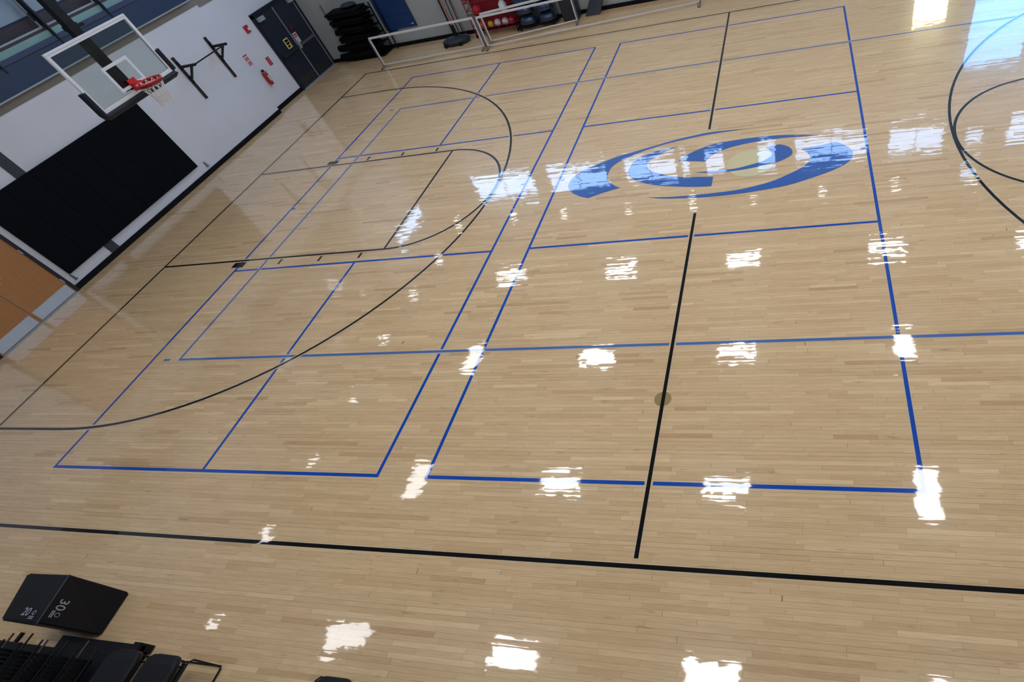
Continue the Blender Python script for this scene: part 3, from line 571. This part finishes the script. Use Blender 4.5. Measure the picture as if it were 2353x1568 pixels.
# ---- things stored along the end wall
# storage rack with black rolls and folded mats
RX0, RX1, RY0, RY1 = -43.6, -39.4, 29.2, 31.3
K = empty('storage_rack', ((RX0 + RX1) / 2, 30.3, 0), 'dark shelf rack packed with black mats in the corner', 'rack')
cx0 = (RX0 + RX1) / 2; hx = (RX1 - RX0) / 2
for sx in (-1, 1):
    MB().box((sx * (hx - .05) - .05, 1.0, 0), (sx * (hx - .05) + .05, 1.1, 4.75)).build('post', 'black', K)
shelves = [.12, 1.05, 1.95, 2.75, 3.55, 4.3]
for zz in shelves: MB().box((-hx, -1.05, zz), (hx, 1.05, zz + .06)).build('shelf', 'blackmat', K)
names = ['lowest shelf, sticking out to the left', 'second shelf up, sticking out to the left']
for k, (zz, r, xl) in enumerate(((.18, .36, -45.0), (1.11, .32, -44.7))):
    for j, yy in enumerate((29.75, 30.6)):
        xa = xl + (.0 if j == 0 else 1.2)
        if xa < -43.85 and yy + r > 29.9: yy = 29.5
        m_ = MB(); x1_ = -40.0; prof = [(r * .82, 0), (r * .97, .05), (r, .12), (r, x1_ - xa - .12), (r * .97, x1_ - xa - .05), (r * .82, x1_ - xa)]
        m_.lathe((0, 0, 0), prof, 20); o = m_.build('rolled_mat', 'blackmat', None, True, (xa, yy, zz + r)); o.rotation_euler = (0, math.pi / 2, 0)
        tag(o, 'black rolled mat on the %s' % (names[k] if j == 0 else names[k].split(',')[0] + ', behind the longer roll'), 'mat', 'black mats in the corner rack')
desc = ['third shelf from the floor', 'fourth shelf from the floor', 'fifth shelf from the floor', 'top of the rack']
for k, zz in enumerate(shelves[2:]):
    nst = 2
    for j in range(nst):
        hh = .24; jx = random.uniform(-.25, .1); jy = random.uniform(-.15, .0)
        o = MB().box((RX0 + .1 + jx, RY0 - .1 + jy, zz + .062 + j * hh), (RX1 - .1 + random.uniform(-.3, 0), RY1 - .2, zz + .058 + (j + 1) * hh - .01), .07).build('folded_mat', 'blackmat', None, True)
        tag(o, 'black folded mat on the %s of the corner rack, %s one' % (desc[k], 'lower' if j == 0 else 'upper'), 'mat', 'black mats in the corner rack')
o = MB().lathe((-41.2, 30.4, 4.84), [(.4, 0), (.7, .1), (.8, .22), (.6, .4), (.3, .46)], 20, 1.2, .8).build('duffel_bag', 'tank', None, True); tag(o, 'grey bag lying on top of the black mats', 'bag')
o = MB().tube([(-38.62, 31.4, 5.4), (-38.72, 31.1, .02)], .085, 10).build('standing_pole', 'black', None, True); tag(o, 'black pole leaning on the end wall between rack and blue mat', 'pole')
# blue mat on the wall
BM_ = empty('wall_mat', (-37.15, YB, 1.75), 'blue folding exercise mat hung on the end wall', 'mat')
for k in range(4): MB().box((-1.95 + .0, -.22, .02 + k * 1.3), (1.95, -.04, .02 + (k + 1) * 1.3 - .02), .03).build('mat_panel', 'bluemat', BM_)
MB().box((-1.7, -.14, -.16), (-.65, -.06, .04)).build('loose_flap', 'bluemat', BM_)
MB().box((1.45, -.235, .28), (1.72, -.222, .36)).build('white_tag', 'white', BM_)
# portable pole base with a bundle of poles
T = empty('pole_base', (-30.2, 29.4, 0), 'rounded dark grey plastic stand base on the floor by the end wall', 'stand base')
MB().lathe((0, 0, .08), [(1.15, 0), (1.3, .1), (1.3, .3), (1.0, .48), (.6, .56), (.3, .58)], 32, 1.25, .82).build('tank', 'tank', T, True)
MB().lathe((-.35, -.1, .62), [(.13, 0), (.13, .08), (.1, .1)], 14).build('filler_cap', 'greypipe', T)
for sx in (-.9, .9): MB().cyl((sx, -1.12, .2), .2, .12, 'y', 16).build('wheel', 'black', T)
MB().tube([(.9, .6, .55), (1.6, .3, .5), (2.1, -.1, .3)], .05, 8).build('tow_handle', 'greypipe', T)
MB().cyl((.1, .3, .55), .14, 1.1).build('socket', 'black', T)
for k, (m_, lab, a, b) in enumerate((('orange', 'orange pole in the bundle leaning above the dark base', (-30.55, 30.5, .75), (-31.1, 31.35, 5.6)),
        ('black', 'thick black pole in the bundle beside the orange one', (-30.95, 30.75, .7), (-31.3, 31.35, 5.6)),
        ('brownpost', 'brown pole at the middle of the leaning bundle', (-30.2, 30.55, .7), (-30.45, 31.35, 5.6)),
        ('black', 'thin black pole at the right of the leaning bundle', (-29.75, 30.6, .7), (-30.0, 31.35, 5.6)),
        ('redrack', 'dark red thin cord pole at the far right of the leaning bundle', (-29.5, 30.6, .7), (-29.9, 31.35, 5.6)))):
    a = (a[0], a[1], .03) if k else (a[0] - .0, a[1] + .1, .03)
    tag(MB().tube([a, b], (.05, .09, .06, .05, .03)[k], 8).build('leaning_pole', m_, None, True), lab, 'pole', 'poles leaning above the dark base')
# red ball rack
Q = empty('ball_rack', (-25.4, 30.5, 0), 'red metal ball rack on casters against the end wall', 'rack')
w2, d2, hh = 2.45, .75, 5.6
for sx in (-1, 1):
    for sy in (-1, 1): MB().tube([(sx * w2, sy * d2, .35), (sx * w2, sy * d2, hh)], .05, 8).build('post', 'redrack', Q)
    lt = MB()
    for k in range(7):
        z0_ = .4 + k * .72; lt.tube([(sx * w2, -d2, z0_), (sx * w2, d2, z0_ + .36)], .03, 6).tube([(sx * w2, d2, z0_ + .36), (sx * w2, -d2, z0_ + .72)], .03, 6).tube([(sx * w2, -d2, z0_), (sx * w2, d2, z0_)], .03, 6)
    lt.build('side_lattice', 'redrack', Q)
    for sy in (-1, 1): MB().cyl((sx * w2 - .05, sy * d2, .17), .165, .1, 'x', 14).box((sx * w2 - .04, sy * d2 - .04, .17), (sx * w2 + .04, sy * d2 + .04, .38)).build('caster', 'black', Q)
for zz in (.55, 1.95, 3.3, 4.6):
    sh = MB().tube([(-w2, -d2, zz + .3), (w2, -d2, zz + .3)], .045, 8).tube([(-w2, -d2, zz), (w2, -d2, zz)], .05, 8).tube([(-w2, d2, zz + .3), (w2, d2, zz + .3)], .045, 8)
    for k in range(12): sh.tube([(-w2 + .2 + k * .41, -d2, zz), (-w2 + .2 + k * .41, d2, zz + .05)], .02, 6)
    sh.build('shelf', 'redrack', Q)
MB().box((-w2, d2 - .01, .55), (w2, d2 + .02, hh)).build('back_panel', 'redrack', Q)
for m_, x_, r, lab in (('ballorange', -26.95, .38, 'orange ball at the left end of the rack bottom shelf'), ('ballyellow', -26.0, .33, 'yellow ball on the rack bottom shelf'),
                       ('ballwhite', -25.15, .36, 'white ball beside the yellow one on the rack'), ('ballwhite', -24.25, .36, 'white ball beside the red one on the rack'), ('ballred', -23.45, .36, 'red ball at the right end of the rack bottom shelf')):
    o = MB().ball((0, 0, 0), r).build('ball', m_, None, True, (x_, 30.25, .62 + r)); tag(o, lab, 'ball', 'balls on the bottom shelf of the red rack')
o = MB().lathe((-23.9, 30.3, 2.02), [(.35, 0), (.45, .2), (.4, .6), (.2, .85)], 14).build('ball_bag', 'white', None, True); tag(o, 'white bag on the second shelf of the red rack', 'bag')
o = MB().ball((0, 0, 0), .42).build('ball', 'ballred', None, True, (-26.9, 30.3, 2.05 + .42)); tag(o, 'dark red ball on the second shelf of the red rack', 'ball')
# balance domes on a wheeled frame
CQ = empty('dome_cart', (-20.6, 30.3, 0), 'low black wheeled frame holding dark blue balance domes', 'cart')
MB().box((-2.2, -.95, .3), (2.2, -.85, .4)).box((-2.2, .85, .3), (2.2, .95, .4)).box((-2.2, -.85, .3), (-2.1, .85, .4)).box((2.1, -.85, .3), (2.2, .85, .4)).box((-2.1, -.1, .3), (2.1, .1, .38)).box((-2.1,-.6,.34),(2.1,-.5,.39)).box((-2.1,.5,.34),(2.1,.6,.39)).build('base_frame', 'black', CQ)
for sx in (-2.15, 0, 2.15): MB().tube([(sx, -.98, .35), (sx, -1.0, 2.2), (sx, -.9, 4.6)], .035, 6).build('upright', 'black', CQ)
for sx in (-1.9, 1.9):
    for sy in (-.8, .8): MB().cyl((sx - .04, sy, .16), .15, .1, 'x', 14).build('caster', 'black', CQ)
for cxx, lx in ((-21.7, 'left'), (-19.5, 'right')):
    for k in range(4):
        B = empty('balance_dome', (cxx, 30.35, .41 + k * 1.0), 'dark blue balance dome in the %s stack of the cart, %s' % (lx, ['lowest', 'second from the bottom', 'third from the bottom', 'topmost'][k]), 'balance dome', 'balance domes stacked on the cart')
        MB().lathe((0, 0, 0), [(.8, 0), (1.0, .05), (1.02, .16), (.98, .2)], 28, 1, .88).build('platform', 'tank', B, True)
        MB().lathe((0, 0, .2), [(.95 * math.cos(a), .74 * math.sin(a)) for a in [i * math.pi / 2 / 8 for i in range(8)]] + [(.02, .74)], 28, 1, .88).build('dome', 'dome', B, True)
o = MB().box((-17.75, 29.9, 0.01), (-16.1, 31.3, 3.0), .08).build('storage_bin', 'tank', None, True); tag(o, 'dark grey upright bin beside the dome cart', 'bin')
MB().box((-17.8, 29.85, 3.0), (-16.05, 31.3, 3.12), .04).build('lid', 'tank', o)
o = MB()
o._new([(-15.5, 30.5, .02), (-13.9, 30.4, .02), (-13.9, 31.0, .02), (-15.5, 31.0, .02), (-14.4, 31.15, 1.9), (-12.9, 31.15, 1.9), (-12.9, 31.45, 1.9), (-14.4, 31.45, 1.9)], [(0, 3, 2, 1), (4, 5, 6, 7), (0, 1, 5, 4), (1, 2, 6, 5), (2, 3, 7, 6), (3, 0, 4, 7)])
o = o.build('foam_wedge', 'tank'); tag(o, 'dark wedge-shaped pad leaning on the end wall', 'pad')
# white net frames
def net_frame(p0, p1, h, label, feet=2, z0=.24, tall=True):
    a = Vector((p0[0], p0[1], 0)); b = Vector((p1[0], p1[1], 0)); L_ = (b - a).length; ang = math.atan2(b.y - a.y, b.x - a.x)
    E_ = empty('goal_frame', (p0[0], p0[1], 0), label, 'goal frame', 'white portable goal frames', ang)
    MB().box((0, -.07, h - .09), (L_, .07, h + .09), .02).build('crossbar', 'whitepipe', E_)
    MB().box((0, -.05, z0 - .05), (L_, .05, z0 + .05), .015).build('bottom_bar', 'whitepipe', E_)
    for x_ in (0.06, L_ - .06):
        MB().box((x_ - .06, -.06, z0), (x_ + .06, .06, h)).build('upright', 'whitepipe', E_)
        MB().box((x_ - .2 if x_ < 1 else x_ + .12, -.04, .1), (x_ - .12 if x_ < 1 else x_ + .2, .04, h - .05)).build('side_post', 'greypipe', E_)
        ft_ = MB().tube([(x_ - .12, 0, z0), (x_ - .12, -.25, .1), (x_ - .12, -.75, .06), (x_ + .12, -.75, .06), (x_ + .12, -.3, .1), (x_ + .12, 0, z0)], .04, 8)
        ft_.tube([(x_, 0, z0), (x_, .5, .06)], .04, 8); ft_.build('foot', 'greypipe', E_)
        for yy in (-.75, .5): MB().cyl((x_ - .03, yy, .06), .06, .06, 'x', 10).build('foot_wheel', 'black', E_)
    return E_
net_frame((-37.75, 26.05), (-25.65, 26.45), 2.85, 'white goal frame standing nearest the corner rack')
net_frame((-25.25, 26.3), (-3.1, 28.25), 2.85, 'long white goal frame reaching towards midcourt, crossing in front of the bin')
net_frame((-25.35, 27.55), (-16.0, 29.25), 2.75, 'white goal frame angled back towards the wall in front of the dome cart')

# ---- things at the lower left
# soft plyometric box
top, bot = 2.2, .01
V = [(-23.75, -29.05, bot), (-21.32, -29.07, bot), (-21.42, -27.45, bot), (-23.8, -27.45, bot),
     (-23.35, -29.17, top), (-21.45, -29.14, top), (-21.72, -27.42, top), (-23.95, -27.5, top)]
bm = bmesh.new(); bv = [bm.verts.new(Vector(v) * F) for v in V]
for f in [(0, 3, 2, 1), (4, 5, 6, 7), (0, 1, 5, 4), (1, 2, 6, 5), (2, 3, 7, 6), (3, 0, 4, 7)]: bm.faces.new([bv[i] for i in f])
bmesh.ops.bevel(bm, geom=list(bm.edges), offset=.018, segments=3, affect='EDGES')
me = bpy.data.meshes.new('plyo_box'); bm.to_mesh(me); bm.free(); me.materials.append(M['blackvinyl'])
PB = bpy.data.objects.new('plyo_box', me); COL.objects.link(PB); tag(PB, 'large black soft jump box printed 20 and 30 on the floor at lower left', 'jump box')
MB().tube([V[5], V[6]], .022, 8).build('seam', 'column', PB)
def text(s, size, mtx, name, parent, m, font_scale=(1, 1)):
    c = bpy.data.curves.new(name, 'FONT'); c.body = s; c.size = size * F; c.extrude = .0012; c.align_x = 'CENTER'; c.align_y = 'CENTER'; c.offset = .001
    tmp = bpy.data.objects.new(name, c); COL.objects.link(tmp)
    dg = bpy.context.evaluated_depsgraph_get(); me_ = bpy.data.meshes.new_from_object(tmp.evaluated_get(dg)); bpy.data.objects.remove(tmp)
    me_.materials.clear(); me_.materials.append(M[m]); me_.transform(mtx)
    o_ = bpy.data.objects.new(name, me_); COL.objects.link(o_); o_.parent = parent; return o_
def frame_mtx(o_, u, v):
    u = Vector(u).normalized(); v = Vector(v); v = (v - u * v.dot(u)).normalized(); n = u.cross(v)
    mt = Matrix((u, v, n)).transposed().to_4x4(); mt.translation = Vector(o_) * F + n * .008; return mt
# top face: lettering read from the court side of the box; side face: turned a quarter
T0, T1, T2 = Vector(V[4]), Vector(V[5]), Vector(V[6])
def on_top(a, b): p = Vector(V[4]).lerp(Vector(V[5]), a); q = Vector(V[7]).lerp(Vector(V[6]), a); return p.lerp(q, b)
def on_side(a, b): p = Vector(V[1]).lerp(Vector(V[2]), a); q = Vector(V[5]).lerp(Vector(V[6]), a); return p.lerp(q, b)
ux = Vector(V[5]) - Vector(V[4]); uy = Vector(V[7]) - Vector(V[4])
text('20', .38, frame_mtx(on_top(.58, .2), ux, uy), 'number_print', PB, 'print')
def badge(pos, u, v, nm):
    mt = frame_mtx(pos, u, v); b_ = MB(); s_ = .075
    hexp = [(s_ * math.cos(math.pi / 3 * i + .5), s_ * math.sin(math.pi / 3 * i + .5)) for i in range(6)]
    for i in range(6):
        a_, c_ = hexp[i], hexp[(i + 1) % 6]; b_.tube([(a_[0], a_[1] + .05, 0), (c_[0], c_[1] + .05, 0)], .012, 5)
    for k in range(2): b_.box((-.12, -.1 - k * .06, 0), (.12, -.065 - k * .06, .006))
    ob = b_.build(nm, 'print', PB); ob.data.transform(mt); return ob
badge(on_top(.78, .17), ux, uy, 'logo_print')
sv = Vector(V[2]) - Vector(V[1]); sz = Vector(V[6]) - Vector(V[2])
text('30', .40, frame_mtx(on_side(.42, .84), -sv, -sz), 'number_print', PB, 'print')
badge(on_side(.22, .84), -sv, -sz, 'logo_print')
# weight plate rack
WR = empty('weight_rack', (-21.2, -30.6, 0), 'low black rack carrying rows of ribbed weight plates at the lower left corner', 'rack')
MB().box((-1.3, -.9, .36), (2.85, 1.35, .5)).box((2.55, 1.15, .05), (2.85, 1.42, .62)).build('base_deck', 'blackvinyl', WR)
MB().box((-5, -.9, .36), (-1.32, .92, .5)).build('side_deck', 'blackvinyl', WR)
for sx in (-4.2, -1.2, 2.6):
    MB().box((sx - .06, -.9, 0), (sx + .06, 1.3, .1)).box((sx - .05, -.75, .1), (sx + .05, -.6, 2.0)).build('leg', 'black', WR)
MB().box((-4.4, -.8, 1.35), (2.8, -.6, 1.55)).box((-4.4, -.8, .75), (2.8, -.6, .9)).build('rail', 'black', WR)
colx = [-3.2, -2.25, -1.3, -.35, .65, 1.6]
rows = ['first', 'second', 'third', 'fourth', 'fifth', 'sixth']
proto = None
for c_, xx in enumerate(colx):
    pl_ = 1.10 + (c_ % 3) * .07
    MB().cyl((xx, -.65, 1.45), .032, .62 + pl_, 'y', 10).build('peg', 'brownpost' if c_ % 2 else 'black', WR)
    MB().cyl((xx + .3, -.65, 1.2), .03, .48 + pl_ - .1 * (c_ % 2), 'y', 10).build('peg', 'black', WR)
    for k in range(7):
        if proto is None:
            pr_ = MB().tube([(0, 0, 0), (0, .02, 0), (0, .08, 0), (0, .10, 0)], .29, 20); proto = pr_.build('weight_plate', 'blackmat', None); o = proto
        else: o = proto.copy(); COL.objects.link(o)
        o.location = Vector((-21.2 + xx, -30.6 - .28 + k * .135, 1.45 - .21)) * F
        tag(o, 'black weight plate on the %s peg of the low rack, %s from the front' % (rows[c_], ordn[6 - k]), 'weight plate', 'weight plates on the low rack')
o = MB().tube([(-23.55, -30.75, 2.05), (-23.45, -30.62, 2.07), (-23.3, -30.55, 2.06)], .05, 8).build('rubber_clip', 'tealrubber', None, True); tag(o, 'small teal rubber strip lying on the rack post at the corner', 'clip')
o.location = Vector((0, 0, 0)) * F
# chairs
def make_chair():
    R = empty('padded_chair', (0, 0, 0), 'x', 'chair')
    st = MB().box((-.72, -1.45, 1.38), (.72, .0, 1.6), .10); bmesh.ops.subdivide_edges(st.bm, edges=[e for e in st.bm.edges if e.calc_length() > .1], cuts=10, use_grid_fill=True); s_ob = st.build('seat', 'blackvinyl', R, True)
    for v in s_ob.data.vertices:                      # rounded front corners
        x, y, z = v.co / F
        if y > -.55: v.co.x *= 1 - .42 * min(1, (y + .55) / .55) ** 3
        if y > -.2: v.co.z -= .06 * F
    bk = MB().box((-.7, -1.75, 2.0), (.7, -1.6, 2.95), .07); bk.build('backrest', 'blackvinyl', R, True)
    fr_ = MB(); r = .032
    for sx in (-1, 1):
        fr_.tube([(sx * .84, -1.72, 2.9), (sx * .84, -1.62, 1.4), (sx * .84, -1.5, 1.33), (sx * .84, -.15, 1.33), (sx * .84, -.04, 1.2), (sx * .84, -.06, .12), (sx * .84, -.12, .035), (sx * .84, -1.55, .035)], r, 8)
    fr_.tube([(-.84, -.07, .09), (-.8, -.05, .035), (.8, -.05, .035), (.84, -.07, .09)], r, 8)
    fr_.tube([(-.84, -1.5, .035), (.84, -1.5, .035)], r, 8).tube([(-.84, -.3, 1.33), (.84, -.3, 1.33)], r, 8).tube([(-.84, -1.3, 1.33), (.84, -1.3, 1.33)], r, 8)
    fr_.build('frame', 'black', R, True)
    return R
ch = make_chair()
spots = [(-17.45, -29.5, 'black padded chair right beside the weight plate rack'), (-15.68, -29.5, 'black padded chair second from the weight plate rack'), (-8.65, -29.52, 'black padded chair alone further right at the bottom edge')]
for i, (x, y, lab) in enumerate(spots):
    o = ch if i == 0 else copy_tree(ch)
    o.location = Vector((x, y, 0)) * F; tag(o, lab, 'chair', 'black chairs facing the court')

# ------------------------------------------------------------------ lamps (seen mirrored in the varnish)
def make_lamp(lens='lamp'):
    R = empty('high_bay_lamp', (0, 0, 25), 'bright rectangular high bay lamp hung from the ceiling above the court', 'lamp', 'high bay lamps above the court')
    MB().box((-2.05, -1.0, .03), (2.05, 1.0, .25), .02).build('housing', 'fixture', R)
    MB().box((-1.95, -.92, 0), (1.95, .92, .03)).build('lens', lens, R)
    MB().cyl((-1.4, 0, .25), .02, 1.72, n=6).cyl((1.4, 0, .25), .02, 1.72, n=6).build('suspension', 'black', R)
    return R
lp = None
for xi, x in enumerate((-32.3, -16.7, -1.0, 15.5, 31.0)):
    for yi, y in enumerate((-24.9, -10.4, 5.1, 19.6)):
        if xi == 0 and yi == 0: o = lp = make_lamp('lamp_dim')
        elif xi == 1 and yi == 0: o = lp = make_lamp()
        else: o = copy_tree(lp)
        o.location = Vector((x, y, 25)) * F
        tag(o, 'bright rectangular lamp, %s from the hoop wall, in the %s row from the viewer' % (ordn[xi], ordn[yi]))
        turned = xi in (0, 3) and yi in (1, 2)
        o.rotation_euler = (0, 0, math.pi / 2 if turned else (0.35 if (xi, yi) == (0, 0) else 0))
def make_small():
    R = empty('round_lamp', (0, 0, 22), 'small round lamp hung along the edge of the ceiling', 'lamp', 'small round lamps around the ceiling edge')
    MB().lathe((0, 0, .03), [(.55, 0), (.5, .35), (.2, .5)], 20).build('housing', 'fixture', R, True)
    MB().lathe((0, 0, 0), [(.5, 0), (.5, .03)], 20).build('lens', 'lamp_small', R)
    MB().cyl((0, 0, .5), .025, 4.48, n=6).build('suspension', 'black', R)
    return R
sp = None
k22 = 40.53 / 43.53
SM = [(-46.5, -24.9), (-46.5, -16.9), (-46.3, -8.5), (-46.0, -.4), (-46.4, 8.6), (-46.1, 16.6), (-45.6, 24.2)] + [(x, 32.2) for x in (-45.7, -36.2, -28.1, -18, -8.7, -.2, 8.8, 17.8, 27)]
for n_, (x, y) in enumerate(SM):
    o = make_small() if sp is None else copy_tree(sp)
    sp = sp or o
    o.location = Vector((6.0 + (x - 6.0) * k22, -30.66 + (y + 30.66) * k22, 22)) * F
    tag(o, ('small round lamp along the hoop wall, %s from the viewer' % ordn[n_]) if n_ < 7 else ('small round lamp along the end wall, %s from the hoop wall' % (ordn + ['eighth', 'ninth'])[n_ - 7]))
